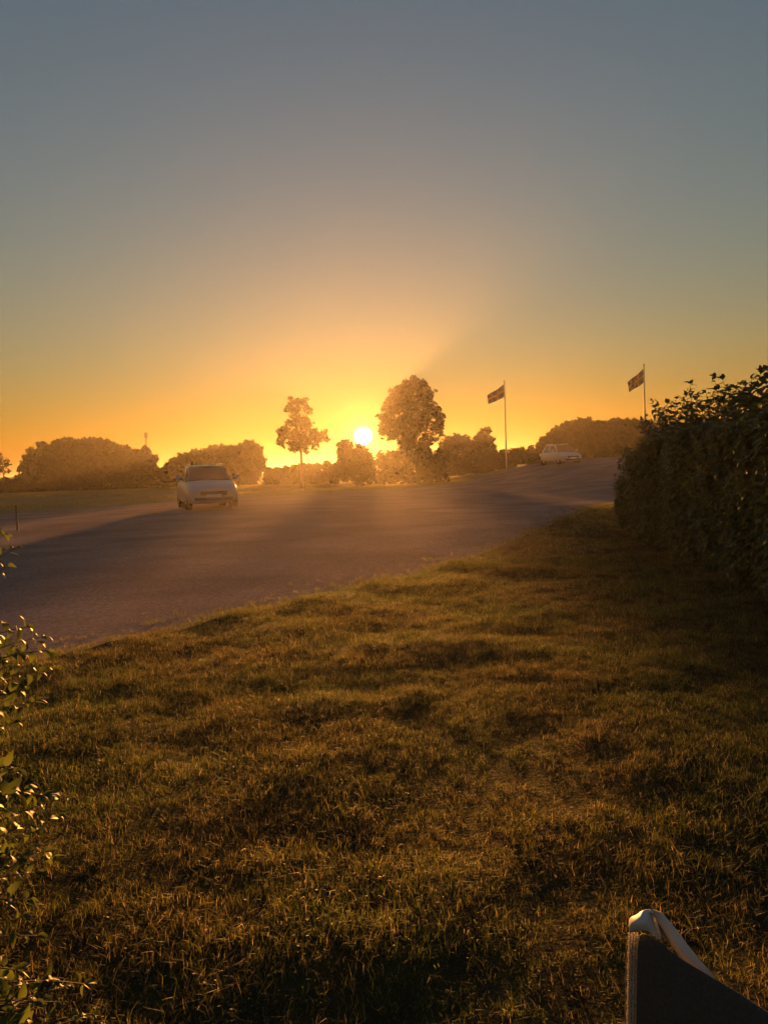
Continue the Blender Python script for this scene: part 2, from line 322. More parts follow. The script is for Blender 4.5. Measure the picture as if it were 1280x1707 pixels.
def tree(lobes_px, base_px, d, label, cat='tree', n=6000, size=.16, group=None, mat='tree', trunk_r=.14, name='deciduous_tree', depth=1.0, zbase=None, stems=1, flat=1.0, minor=2.2, tight=.92):
    """lobes_px: (px,py,r_px[,ry_px]); base_px: (px, py_of_ground or None)"""
    b = P(base_px, 780, d); gz = hz(b.x, b.y)-.05; base = Vector((b.x, b.y, gz))
    root = empty(name, base); tag(root, label, cat, group)
    k = d/FPX; lobes = []; heads = []
    cx = sum(l[0] for l in lobes_px)/len(lobes_px); ext = (max(l[0]+l[2] for l in lobes_px)-min(l[0]-l[2] for l in lobes_px))*k*.5
    for l in lobes_px:
        ry = l[3] if len(l) > 3 else l[2]
        off = (l[0]-cx)*k/max(ext, .1); dd = math.sqrt(max(0, 1-off*off))*ext*depth*.55*random.uniform(-1, 1)
        c = P(l[0], l[1], d+dd)-base; heads.append((c, l[2]*k))
        lobes.append((tuple(c), (l[2]*k*tight, l[2]*k*tight, ry*k*tight)))
        for _ in range(int(minor*3)):     # smaller clumps breaking the outline
            q = Vector((random.gauss(0, 1), random.gauss(0, 1), random.gauss(0, 1))).normalized()
            r2 = l[2]*k*random.uniform(.16, .36); lobes.append((tuple(c+Vector((q.x*l[2], q.y*l[2], q.z*ry))*k*random.uniform(.75, 1.22)), (r2, r2, r2*.8)))
    V = leaf_cloud(lobes, int(n*.62), size*1.45); V[:, 2] = np.maximum(V[:, 2], .02)
    me = np_mesh('crown', V, 4); me.materials.append(M[mat]); o = bpy.data.objects.new('crown', me); COL.objects.link(o); o.parent = root
    mb = MB(); top = max(c.z for c, r_ in heads); fork = Vector((0, 0, max(.3, min(c.z-r_ for c, r_ in heads)*.9+.2)))
    mb.tube([(0, 0, -.1), (0, 0, .15), fork*.6, fork], [trunk_r*1.5, trunk_r*1.1, trunk_r, trunk_r*.9], 8)
    ax = Vector((sum(c.x for c, _ in heads)/len(heads), sum(c.y for c, _ in heads)/len(heads), top))
    limb(mb, fork, ax*.96, trunk_r*.85, .02)
    for c, r_ in heads:
        s0 = fork.lerp(ax, min(.75, max(0, (c.z-fork.z-r_)/max(.5, top-fork.z)*.7))); limb(mb, s0, c, trunk_r*.4, .02, 5)
        for _ in range(3): limb(mb, c, c+Vector((random.gauss(0, .5), random.gauss(0, .5), random.gauss(0, .4)))*r_, .025, .008, 4)
    mb.build('trunk', M['bark'], root)
    return root
def mass(x0, x1, top, bot, nl, rr, jit=.15):
    """random lobes filling the px region between profile 'top' (fn) and bot"""
    out = []; bot += 4
    for i in range(nl):
        x = x0+(x1-x0)*(i+.5)/nl+random.uniform(-.5, .5)*(x1-x0)/nl; r_ = rr*random.uniform(.75, 1.2); out.append((x, top(x)+r_, r_))
    y = None; nc = max(2, int((x1-x0)/(rr*1.15)))
    for i in range(nc):
        x = x0+(x1-x0)*(i+.5)/nc; y = top(x)+rr*1.6
        while y < bot:
            out.append((x+random.uniform(-.3, .3)*rr, y+random.uniform(-.2, .2)*rr, rr*random.uniform(.85, 1.25))); y += rr*1.2
    return out
def interp(xs_, ys_): return lambda x: float(np.interp(x, xs_, ys_))

# free standing trees in the middle
tree([(494, 677, 13), (513, 684, 8), (482, 682, 8), (505, 672, 9), (494, 700, 17), (512, 706, 10), (478, 718, 13), (470, 727, 9), (496, 726, 17), (517, 722, 14), (535, 725, 11), (545, 732, 6), (488, 742, 12), (508, 744, 11), (522, 738, 10), (470, 738, 8)],
     503, 66, 'slender young tree standing alone left of the sun with bare lower trunk', n=4200, size=.13, name='young_tree', trunk_r=.12, minor=3, tight=.7)
tree([(690, 645, 17), (665, 655, 16), (712, 655, 14), (650, 675, 15), (680, 675, 24), (713, 680, 20), (727, 690, 12), (645, 698, 16), (670, 705, 22), (700, 708, 20), (728, 712, 13), (655, 722, 15), (685, 730, 18), (712, 732, 14), (640, 718, 12), (672, 742, 14), (700, 748, 14), (735, 700, 7), (705, 638, 9), (735, 722, 6)],
     683, 70, 'large round leafy tree immediately right of the sun', n=14000, size=.14, name='broad_tree', trunk_r=.22, minor=3, tight=.76)
tree([(575, 745, 13), (580, 760, 15), (600, 762, 18), (568, 765, 8), (612, 765, 14), (595, 775, 16), (575, 778, 13), (615, 780, 14), (600, 750, 9), (575, 792, 12), (597, 795, 14), (618, 795, 12), (585, 785, 14), (608, 785, 13)],
     594, 62, 'low bushy tree directly beneath the sun', n=11000, size=.12, name='bushy_tree', trunk_r=.1)
tree(mass(632, 740, interp([632, 680, 740], [750, 748, 745]), 796, 8, 12), 685, 68, 'dark shrubbery spread beneath the large round tree', 'bush', n=9000, size=.15, name='bush', trunk_r=.06)
tree(mass(735, 790, interp([735, 760, 790], [733, 722, 732]), 789, 6, 9), 765, 82, 'rounded tree low between the large tree and the left flagpole', n=7000, size=.16)
tree([(806, 724, 9), (798, 733, 9), (815, 735, 8), (806, 745, 14), (820, 748, 8), (795, 750, 10), (808, 760, 12), (812, 718, 6)], 806, 80, 'small spiky tree left of the left flagpole base', n=4200, size=.15)
# horizon line shrubs
def shrub_row(x0, x1, top, bot, d, label, n=5000, size=.13, group='low shrubs along the horizon', rr=7, mat='tree'):
    return tree(mass(x0, x1, top, bot, max(3, int((x1-x0)/9)), rr), (x0+x1)/2, d, label, 'bush', n=n, size=size, name='shrub', trunk_r=.04, group=group, mat=mat)
shrub_row(440, 482, interp([440, 482], [781, 775]), 809, 72, 'low shrub on the horizon just left of the young tree trunk')
shrub_row(480, 530, interp([480, 500, 530], [776, 772, 771]), 806, 71, 'low shrub behind the young tree trunk')
shrub_row(526, 566, interp([526, 545, 566], [773, 768, 772]), 806, 71, 'low shrub between the young tree and the bushy tree')
shrub_row(820, 860, interp([820, 860], [751, 747]), 786, 74, 'low shrub around the foot of the left flagpole')
shrub_row(855, 905, interp([855, 880, 905], [748, 743, 741]), 784, 74, 'low shrub between the left flagpole and the distant silver car')
shrub_row(778, 832, interp([778, 832], [762, 757]), 796, 76, 'low shrub filling the gap at the foot of the spiky tree')
shrub_row(28, 72, interp([28, 72], [800, 798]), 826, 82, 'low shrub at the left foot of the dark clump', rr=6)
shrub_row(228, 275, interp([228, 275], [792, 790]), 818, 81, 'low shrub in the gap between the two left tree clumps', rr=6)
shrub_row(-10, 40, interp([-10, 40], [800, 803]), 832, 84, 'low dark shrub at the left edge under the thin tree', rr=6)
# left clump
LG = 'trees of the left clump'
tree([(46, 765, 8), (40, 778, 9), (52, 752, 7), (57, 770, 11), (48, 792, 11), (35, 803, 10), (60, 795, 12), (68, 742, 6), (64, 755, 8)], 52, 84, 'pale loose conifer on the left side of the dark clump', n=4200, size=.15, mat='tree2', group=LG, name='conifer_tree')
tree(mass(62, 135, interp([62, 80, 100, 135], [765, 742, 731, 729]), 822, 8, 13), 98, 86, 'dense dome shaped tree forming the left half of the dark clump', n=16000, size=.18, group=LG)
tree(mass(128, 205, interp([128, 150, 175, 205], [733, 730, 731, 745]), 820, 8, 13), 168, 84, 'dense tree with a ragged crown in the middle of the dark clump', n=16000, size=.18, group=LG)
tree(mass(203, 236, interp([203, 220, 236], [748, 744, 752]), 816, 5, 9), 220, 82, 'narrow tree in the dark clump left of the thin mast', n=6500, size=.16, group=LG)
tree([(243, 754, 9), (252, 765, 9), (238, 768, 10), (256, 778, 7), (243, 785, 12), (255, 792, 9), (244, 799, 10), (259, 765, 5)], 246, 80, 'small tree at the right end of the dark clump below the mast', n=5000, size=.15, group=LG)
tree([(-2, 765, 10), (10, 772, 7), (14, 785, 5), (2, 783, 8), (-12, 770, 12)], 6, 80, 'thin open crowned tree cut by the left edge', n=800, size=.13, name='thin_tree', trunk_r=.06)
tree([(10, 803, 7), (32, 800, 6), (24, 805, 6)], 22, 83, 'tiny round bush between the thin tree and the dark clump', 'bush', n=1800, size=.13, name='bush', trunk_r=.03)
# second clump behind the left car
G2 = 'trees behind the left car'
tree(mass(264, 315, interp([264, 285, 300, 315], [783, 768, 757, 753]), 812, 6, 9), 290, 84, 'low sloping tree left of the silver car roof', n=9000, size=.16, group=G2)
tree(mass(308, 372, interp([308, 330, 350, 372], [755, 750, 744, 741]), 812, 7, 11), 342, 83, 'broad tree rising behind the silver car roof', n=12000, size=.17, group=G2)
tree(mass(366, 428, interp([366, 385, 405, 428], [744, 742, 738, 745]), 810, 7, 11), 398, 81, 'tallest tree to the right behind the silver car', n=12000, size=.17, group=G2)
tree([(420, 743, 8), (430, 752, 9), (437, 767, 7), (425, 770, 12), (432, 780, 10), (412, 740, 6)], 424, 79, 'loose edged tree at the right end behind the silver car', n=4000, size=.15, group=G2)
# right tree line
G3 = 'trees of the right tree line'
tree([(903, 733, 5), (899, 742, 6), (908, 738, 6), (906, 750, 8)], 904, 66, 'tiny tree over the tail of the distant car', n=1800, size=.12, name='bush', group=G3)
tree(mass(908, 952, interp([908, 925, 940, 952], [728, 714, 708, 705]), 765, 6, 9), 930, 68, 'sloping left end tree of the right tree line above the distant car', n=10000, size=.15, group=G3)
tree(mass(945, 992, interp([945, 965, 980, 992], [703, 698, 699, 705]), 765, 6, 10), 968, 67, 'rounded tallest tree of the right tree line above the distant car', n=11000, size=.15, group=G3)
tree(mass(988, 1042, interp([988, 1010, 1025, 1042], [705, 701, 697, 700]), 762, 6, 10), 1014, 66, 'flat topped tree of the right tree line left of the right flagpole', n=11000, size=.15, group=G3)
tree(mass(1038, 1085, interp([1038, 1060, 1085], [700, 699, 703]), 762, 6, 10), 1062, 65, 'tree behind the foot of the right flagpole', n=10000, size=.15, group=G3)
tree(mass(1080, 1180, interp([1080, 1120, 1180], [704, 706, 702]), 762, 9, 11), 1128, 64, 'tree beyond the hedge right of the right flagpole', n=14000, size=.16, group=G3)

# ---------------------------------------------------------------- mast
b = P(247, 800, 120); gz = hz(b.x, b.y)-.05; b = Vector((b.x, b.y, gz)); root = tag(empty('radio_mast', b), 'thin radio mast with a small head rising behind the left tree clump', 'mast')
top = P(246, 722, 120); hh = top.z-gz
mb = MB()
for k in range(3):
    a = k*2.094; mb.tube([(.17*math.cos(a), .17*math.sin(a), -.1), (.12*math.cos(a), .12*math.sin(a), hh)], .035, 5)
for z in np.arange(0, hh, .8):
    for k in range(3):
        a = k*2.094; c = a+2.094; mb.tube([(.15*math.cos(a), .15*math.sin(a), z), (.15*math.cos(c), .15*math.sin(c), z+.8)], .018, 4)
mb.build('lattice', M['galv'], root)
for k in range(3):
    a = k*2.094+.4; q = MB(); q.box((.2*math.cos(a), .2*math.sin(a), hh-.35), (.14, .22, .8), Matrix.Rotation(a, 3, 'Z')); q.build('antenna', M['pole'], root)

# ---------------------------------------------------------------- flags
def flagpole(px, top_py, d, label, flaglabel, hoist_top, hoist_len, flen, droop, seed):
    top = P(px, top_py, d); gz = hz(top.x, top.y)-.05; h = top.z-gz; base = Vector((top.x, top.y, gz))
    root = tag(empty('flagpole', base), label, 'flagpole', 'flagpoles')
    mb = MB(); mb.tube([(0, 0, -.2), (0, 0, h*.5), (0, 0, h-.15)], [.065, .05, .032], 10); mb.build('pole', M['pole'], root, True)
    mb = MB(); mb.tube([(0, 0, h-.15), (0, 0, h-.11), (0, 0, h-.05), (0, 0, h)], [.03, .07, .07, .005], 10); mb.build('finial', M['yellow'], root, True)
    mb = MB(); mb.tube([(.06, 0, 1.1), (.06, 0, h-.3)], .006, 4); mb.build('halyard', M['pole'], root)
    # flag, blown towards -x, hanging
    nx_, nz_ = 32, 20; V = []
    for i in range(nx_+1):
        u = i/nx_
        for j in range(nz_+1):
            v = j/nz_
            x = -.045-flen*u*(1-.10*v*droop)
            zt = h-hoist_top-droop*flen*(u**.9)-hoist_len*(1-.28*u)*v
            y = .16*math.sin(u*7+seed+v*1.2)*u*.8+.05*math.sin(u*15+v*3+seed)*u+.25*u
            V.append((x, y, zt+.03*math.sin(u*9+seed)*u))
    F = []; mi = []
    for i in range(nx_):
        for j in range(nz_):
            F.append((i*(nz_+1)+j, (i+1)*(nz_+1)+j, (i+1)*(nz_+1)+j+1, i*(nz_+1)+j+1))
            mi.append(1 if (10 <= i < 14 or 8 <= j < 12) else 0)
    o = mesh_obj('flag', V, F, M['blue'], None, True); o.data.materials.append(M['yellow']); o.data.polygons.foreach_set('material_index', mi)
    o.location = base; sm = o.modifiers.new('thick', 'SOLIDIFY'); sm.thickness = .006
    tag(o, flaglabel, 'flag', 'flags flying on the poles')
flagpole(840, 634, 60, 'left flagpole of the two rising from the low shrubs', 'blue flag with yellow cross on the left flagpole, nearer the sun', .30, 1.0, 1.28, .62, .3)
flagpole(1072.5, 606, 52, 'right flagpole of the two, behind the tree line and beside the hedge', 'blue flag with yellow cross on the right flagpole, folded and drooping', .34, .95, 1.0, .85, 1.9)

# ---------------------------------------------------------------- cars
def car(base, rz, label, group, paint, Lg=4.4, Wd=1.84, Ht=1.56):
    """+x is forward (nose). parts under one empty."""
    root = tag(empty('parked_car', base, rz), label, 'car', group)
    hw = Wd/2; hl = Lg/2
    # lower body loft: station (x, zbottom, z_top, halfwidth)
    st = [(-hl, .36, .80, .70), (-hl+.06, .24, .95, .82), (-hl+.35, .2, 1.02, .90), (-1.2, .2, 1.02, .915), (-.3, .2, .99, .92), (.6, .2, .98, .92), (.95, .2, 1.00, .92), (1.3, .19, .97, .91), (hl-.45, .19, .90, .89), (hl-.16, .19, .82, .84), (hl-.03, .20, .74, .77), (hl, .26, .66, .70)]
    V = []; ring = 14
    for x, zb, zt, w_ in st:
        w_ *= hw/.92
        prof = [(0, zb), (w_*.8, zb), (w_*.97, zb+.08), (w_*1.0, zb+(zt-zb)*.45), (w_*.985, zb+(zt-zb)*.72), (w_*.93, zt-.05), (w_*.80, zt), (0, zt+.035)]
        pr = prof+[(-a, b_) for a, b_ in reversed(prof[1:-1])]
        V += [(x, a, b_) for a, b_ in pr]
    F = []
    for i in range(len(st)-1):
        for k in range(ring): F.append((i*ring+k, i*ring+(k+1) % ring, (i+1)*ring+(k+1) % ring, (i+1)*ring+k))
    F += [tuple(range(ring)), tuple(range((len(st)-1)*ring, len(st)*ring))]
    o = mesh_obj('body', V, F, paint, root, True); bv = o.modifiers.new('s', 'SUBSURF'); bv.levels = 1; bv.render_levels = 2
    # cabin
    xb0, xt0, xt1, xb1 = 1.02, .28, -1.45, -2.02; zb = .97; zr = Ht
    wb = hw*.86; wt_ = hw*.68
    cs = [(xb0, zb, wb), (xt0, zr-.05, wt_), (-.5, zr, wt_*1.02), (xt1, zr-.07, wt_*.96), (xb1, zb, wb*.95)]
    V = []; F = []
    for x, z, w_ in cs: V += [(x, w_, z), (x, 0, z+(.03 if z > 1.2 else 0)), (x, -w_, z)]
    for i in range(4):
        F += [(i*3, i*3+1, i*3+4, i*3+3), (i*3+1, i*3+2, i*3+5, i*3+4)]
    # sides down to belt
    nb = len(V)
    for x in (xb0, .28, -.5, -1.45, xb1):
        V += [(x, wb*(1 if x > -1.9 else .95), zb), (x, -wb*(1 if x > -1.9 else .95), zb)]
    for i in range(4):
        F += [(i*3, (i+1)*3, nb+2*(i+1), nb+2*i), (i*3+2, nb+2*i+1, nb+2*(i+1)+1, (i+1)*3+2)]
    mesh_obj('roof', V, F, paint, root)
    def panel(name, q, out, mat, inset=.06):
        c = sum((Vector(v) for v in q), Vector())/len(q); n_ = (Vector(q[1])-Vector(q[0])).cross(Vector(q[2])-Vector(q[1])).normalized()
        if n_.dot(Vector(out)) < 0: n_.negate()
        vs = [Vector(v)+(c-Vector(v)).normalized()*inset+n_*.034 for v in q]; k = len(vs)
        back = [v-n_*.04 for v in vs]
        mesh_obj(name, vs+back, [tuple(range(k)), tuple(range(2*k-1, k-1, -1))]+[(i, (i+1) % k, (i+1) % k+k, i+k) for i in range(k)], mat, root)
    panel('windscreen', [(xb0, wb, zb), (xb0, -wb, zb), (xt0, -wt_, zr-.05), (xt0, wt_, zr-.05)], (1, 0, .5), M['glass'], .07)
    panel('rear_window', [(xb1, wb*.95, zb), (xb1, -wb*.95, zb), (xt1, -wt_*.96, zr-.07), (xt1, wt_*.96, zr-.07)], (-1, 0, .5), M['glass'], .1)
    for s_ in (-1, 1):
        panel('side_window', [(.88, s_*wb, zb+.03), (-.42, s_*wb, zb+.03), (-.42, s_*wt_*1.0, zr-.04), (.26, s_*wt_, zr-.07)], (0, s_, 0), M['glass'], .05)
        panel('side_window', [(-.48, s_*wb, zb+.03), (-1.6, s_*wb, zb+.03), (-1.35, s_*wt_*.98, zr-.1), (-.48, s_*wt_*1.0, zr-.04)], (0, s_, 0), M['glass'], .05)
        mb = MB(); mb.tube([(.2, s_*(wt_-.04), zr+.0), (.1, s_*(wt_-.04), zr+.05), (-1.2, s_*(wt_-.04), zr+.05), (-1.35, s_*(wt_-.04), zr-.01)], .016, 6); mb.build('roof_rail', M['galv'], root)
        # mirror
        V = []; F = []
        mb = MB(); mb.tube([(.80, s_*(hw*.90), 1.02), (.80, s_*(hw*1.02), 1.06)], .025, 6); mm = mb.build('mirror_arm', M['black'], root)
        import bmesh
        bm = bmesh.new(); bmesh.ops.create_uvsphere(bm, u_segments=12, v_segments=8, radius=1)
        for v in bm.verts: v.co = Vector((v.co.x*.09+.80, v.co.y*.12+s_*(hw*1.02+.09), v.co.z*.085+1.10))
        me = bpy.data.meshes.new('mirror'); bm.to_mesh(me); bm.free(); me.materials.append(paint); mo = bpy.data.objects.new('mirror', me); COL.objects.link(mo); mo.parent = root
        # headlight
        bm = bmesh.new(); bmesh.ops.create_uvsphere(bm, u_segments=12, v_segments=8, radius=1)
        for v in bm.verts: v.co = Vector((v.co.x*.16+hl-.26, v.co.y*.20+s_*hw*.70, v.co.z*.075+.70))
        me = bpy.data.meshes.new('headlight'); bm.to_mesh(me); bm.free(); me.materials.append(M['lamp']); mo = bpy.data.objects.new('headlight', me); COL.objects.link(mo); mo.parent = root
        mb = MB(); mb.box((-hl+.10, s_*hw*.78, .86), (.12, .22, .2)); mb.build('tail_light', M['lamp'], root)
        for x in (hl-.88, -hl+.86):
            mb = MB(); prof = [(.0, .22), (.10, .215), (.11, .33), (.05, .345), (-.09, .345), (-.11, .33)]; k = 24; V = []; F = []
            for i in range(k):
                a = 2*math.pi*i/k; V += [(r_*math.cos(a), s_*y_, r_*math.sin(a)) for y_, r_ in prof]
            n6 = len(prof)
            for i in range(k):
                for j in range(n6-1): F.append((i*n6+j, ((i+1) % k)*n6+j, ((i+1) % k)*n6+j+1, i*n6+j+1))
            wl = empty('wheel', (0, 0, 0)); wl.parent = root; wl.location = (x, s_*(hw-.145), .345)
            mesh_obj('tyre', V, F, M['tyre'], wl, True)
            mb = MB()
            mb.tube([(0, s_*.05, 0), (0, s_*.09, 0)], .06, 12)
            for q in range(5):
                a = q*1.2566; mb.box((.14*math.cos(a), s_*.075, .14*math.sin(a)), (.22, .03, .05), Matrix.Rotation(-a, 3, 'Y'))
            mb.tube([(0, s_*.02, 0), (0, s_*.03, 0)], .22, 20); mb.build('rim', M['rim'], wl)
    mb = MB(); mb.box((hl-.02, 0, .56), (.08, .9, .14)); mb.build('grille', M['black'], root)
    mb = MB(); mb.box((hl-.02, 0, .36), (.07, 1.3, .12)); mb.build('bumper_intake', M['black'], root)
    mb = MB(); mb.box((hl+.03, 0, .47), (.015, .5, .11)); mb.build('number_plate', M['plate'], root)
    return root
b = P(345, 850, 28); car((b.x, b.y, hz(b.x, b.y)-.01), R(-70), 'silver car facing the camera on the gravel at the left', 'parked cars', M['paint'], Ht=1.56)
b = P(934, 770, 62); car((b.x, b.y, hz(b.x, b.y)-.03), R(-77), 'distant light grey car below the right tree line', 'parked cars', M['paint2'], Ht=1.62)

# ---------------------------------------------------------------- posts, rail
b = P(30, 888, 20); g = hz(b.x, b.y); root = tag(empty('marker_post', (b.x, b.y, g)), 'thin wooden marker post on the gravel at the left edge', 'post')
mb = MB(); mb.tube([(0, 0, -.1), (.005, 0, .35), (.0, 0, .63)], [.028, .026, .024], 8); mb.build('stake', M['wood'], root)
mb = MB(); mb.tube([(0, 0, .63), (0, 0, .66)], [.03, .026], 8); mb.build('post_cap', M['black'], root)
a = P(592, 797, 70); b = P(630, 793.5, 70); mid = (a+b)/2; g = hz(mid.x, mid.y)
root = tag(empty('low_rail', (mid.x, mid.y, g-.03)), 'low metal rail glinting just below the sun', 'rail')
mb = MB(); mb.tube([Vector((a.x, a.y, a.z))-mid+Vector((0, 0, mid.z-g)), Vector((b.x, b.y, b.z))-mid+Vector((0, 0, mid.z-g))], .04, 10); mb.build('rail', M['galv'], root)
for q in (a, b):
    mb = MB(); mb.tube([(q.x-mid.x, 0, -.05), (q.x-mid.x, 0, q.z-g+.0)], .03, 8); mb.build('leg', M['galv'], root)

# ---------------------------------------------------------------- leaves
def leaf_mesh(name, Ls, Wd, curl, fold, mat):
    n_ = 6; V = []; F = []
    for i in range(n_+1):
        t_ = i/n_; w_ = Wd*.5*math.sin(math.pi*min(1, t_*1.02+.02)**.85)*(1-.25*t_) if 0 < i < n_ else .0015
        a = curl*t_; x = Ls*(math.sin(a)/curl if curl else t_); z = -Ls*((1-math.cos(a))/curl)
        V += [(x, -w_, z+fold*w_), (x, 0, z), (x, w_, z+fold*w_)]
    for i in range(n_):
        F += [(i*3, i*3+1, i*3+4, i*3+3), (i*3+1, i*3+2, i*3+5, i*3+4)]
    me = bpy.data.meshes.new(name); me.from_pydata(V, [], F); me.materials.append(mat); me.polygons.foreach_set('use_smooth', [True]*len(me.polygons)); return me
def leaf_geo(me):
    V = np.array([v.co[:] for v in me.vertices]); F = [tuple(p_.vertices) for p_ in me.polygons]; return V, F
class Foliage:
    """collect leaf transforms; the biggest 300 become objects, the rest one joined mesh"""
    def __init__(s, root, meshes): s.root = root; s.m = meshes; s.t = []
    def leaf(s, pos, direction, up, scale, pri=0):
        x = Vector(direction).normalized(); y = Vector(up).cross(x)
        if y.length < 1e-3: y = x.orthogonal()
        y.normalize(); z = x.cross(y)
        mt = Matrix((x, y, z)).transposed().to_4x4(); mt = Matrix.Translation(pos) @ mt @ Matrix.Diagonal((scale, scale, scale, 1)); s.t.append((pri, random.randrange(len(s.m)), mt))
    def build(s, nmax=300):
        s.t.sort(key=lambda q: -q[0])
        for pri, k, mt in s.t[:nmax]:
            o = bpy.data.objects.new('leaf', s.m[k]); COL.objects.link(o); o.parent = s.root; o.matrix_local = mt
        rest = s.t[nmax:]
        if not rest: return
        geo = [leaf_geo(q) for q in s.m]; VV = []; FF = []; off = 0
        for k in range(len(s.m)):
            T = np.array([np.array(mt) for pri, kk, mt in rest if kk == k])
            if len(T) == 0: continue
            V, F = geo[k]; Vh = np.c_[V, np.ones(len(V))]; W = np.einsum('nij,vj->nvi', T, Vh)[:, :, :3].reshape(-1, 3); VV.append(W)
            Fa = np.array(F); FF.append((Fa[None]+(np.arange(len(T))*len(V))[:, None, None]).reshape(-1, 4)+off); off += len(W)
        VV = np.concatenate(VV); FF = np.concatenate(FF)
        me = bpy.data.meshes.new('foliage'); me.vertices.add(len(VV)); me.vertices.foreach_set('co', VV.astype(np.float32).ravel())
        me.loops.add(FF.size); me.loops.foreach_set('vertex_index', FF.astype(np.int32).ravel()); me.polygons.add(len(FF)); me.polygons.foreach_set('loop_start', np.arange(0, FF.size, 4, dtype=np.int32)); me.polygons.foreach_set('loop_total', np.full(len(FF), 4, dtype=np.int32))
        me.update(calc_edges=True); me.materials.append(s.m[0].materials[0]); me.polygons.foreach_set('use_smooth', np.ones(len(FF), bool))
        o = bpy.data.objects.new('foliage', me); COL.objects.link(o); o.parent = s.root; o['kind'] = 'stuff'
def sprig(fo, mb, a, b, nl, size, bow, r_=.004, pri=0, start=.25, tip=True):
    a = Vector(a); b = Vector(b); mid = (a+b)/2+Vector(bow); pts = []
    for i in range(9):
        t_ = i/8; pts.append(a*(1-t_)**2+mid*2*t_*(1-t_)+b*t_*t_)
    mb.tube(pts, [r_*(1-.7*i/8) for i in range(9)], 5)
    for i in range(nl):
        t_ = start+(1-start)*(i+.5)/nl; q = t_*8; k = min(7, int(q)); p_ = pts[k].lerp(pts[k+1], q-k); tg = (pts[k+1]-pts[k]).normalized()
        side = tg.orthogonal().normalized(); side = Matrix.Rotation(i*2.4+random.uniform(-.4, .4), 3, tg) @ side
        d = (side*1.0+tg*.55+Vector((0, 0, random.uniform(-.15, .3)))).normalized()
        fo.leaf(p_+d*.004, d, tg*.6+Vector((0, 0, .8))+Vector((random.gauss(0, .25), random.gauss(0, .25), 0)), size*random.uniform(.65, 1.15)*(1-.35*(t_ > .85)), pri+random.random())
    if tip:
        for _ in range(3): fo.leaf(b, (tg+Vector((random.gauss(0, .5), random.gauss(0, .5), random.gauss(0, .3)))), Vector((random.gauss(0, .5), random.gauss(0, .5), 1)), size*random.uniform(.4, .75), pri+1)

# right hedge -------------------------------------------------------------
hm = [leaf_mesh('leaf', 1, .58, c, f_, M['hedge']) for c, f_ in ((1.6, .35), (1.1, .5), (2.1, .3), (.6, .4))]
def face_x(y): return float(np.interp(y, [4, 6, 9, 12.4, 15.2], [2.75, 3.1, 3.62, 4.05, 4.7]))
root = tag(empty('hedge', (4.6, 9, 0)), 'tall dark leafy hedge running along the right side of the lawn', 'hedge')
fo = Foliage(root, hm); mb = MB(); off = Vector((4.6, 9, 0))
def top_z(y): return 1.60+.16*noise.noise(Vector((y*.9, 0, 0)))+.07*noise.noise(Vector((y*3.1, 0, 4)))-.62*max(0, (y-10.8)/3.2)**1.4
for i in range(34000):
    y = random.uniform(4.2, 15.0); u = random.random(); zt = top_z(y)
    q = random.random(); z0_ = 0
    bul = .26*noise.noise(Vector((y*1.1, z0_*.9, 0)))
    if q < .55:
        z = random.uniform(.03, zt); e = .18*(1-min(1, z/.35))  ; x = face_x(y)+bul+.10*noise.noise(Vector((y*3, z*3, 5)))+e*.5+abs(random.gauss(0, .10)); d = Vector((-1, random.gauss(0, .8), random.gauss(-.2, .5)))
    elif q < .8:
        x = face_x(y)+random.uniform(0, 1.6); z = zt+.08*noise.noise(Vector((x*3, y*3, 9)))-abs(random.gauss(0, .07)); d = Vector((random.gauss(0, 1), random.gauss(0, 1), .3))
    elif q < .9:
        y = random.choice([4.2, 15.0])+random.gauss(0, .25); x = face_x(y)+random.uniform(0, 1.6); z = random.uniform(.03, zt); d = Vector((random.gauss(0, .5), 1 if y > 8 else -1, random.gauss(0, .4)))
    else:
        x = face_x(y)+random.uniform(.1, .8); z = random.uniform(.1, zt-.02); d = Vector((random.gauss(0, 1), random.gauss(0, 1), random.gauss(0, 1)))
    fo.leaf(Vector((x, y, z+hz(x, y)))-off, d, Vector((random.gauss(0, .4), random.gauss(0, .4), 1)), random.uniform(.065, .11))
for (px, py, d_) in [(1068, 699, 13.0), (1078, 694, 12.9), (1086, 668, 11.6), (1096, 676, 11.4), (1104, 684, 11.2), (1112, 673, 11), (1126, 664, 10.4), (1138, 668, 10.2), (1118, 690, 11.8), (1150, 640, 9.6), (1153, 655, 9.6), (1163, 660, 9.3), (1176, 655, 9.2), (1190, 630, 8.8), (1203, 632, 8.6), (1196, 648, 8.7), (1214, 652, 8.5), (1182, 668, 9), (1142, 682, 10), (1225, 648, 8.3), (1232, 640, 8.1), (1240, 642, 8.0), (1252, 632, 7.8), (1266, 622, 7.4), (1278, 618, 7.2), (1262, 645, 7.5), (1275, 640, 7.2), (1290, 625, 7.0), (1300, 640, 6.8), (1220, 665, 8.3), (1162, 678, 9.5), (1205, 672, 8.8), (1245, 660, 7.9), (1286, 655, 7)]:
    tp = P(px, py, d_); bs = Vector((tp.x+random.uniform(-.05, .3), tp.y+random.uniform(-.2, .2), 1.35))
    sprig(fo, mb, bs-off, tp-off, 16, .15, (random.uniform(-.05, .05), 0, .04), .006, pri=5, start=.3)
    sprig(fo, mb, bs-off, Vector((tp.x+random.uniform(-.05, .16), tp.y+random.uniform(-.1, .2), tp.z-random.uniform(.05, .16)))-off, 12, .14, (0, 0, .04), .005, pri=3, start=.3)
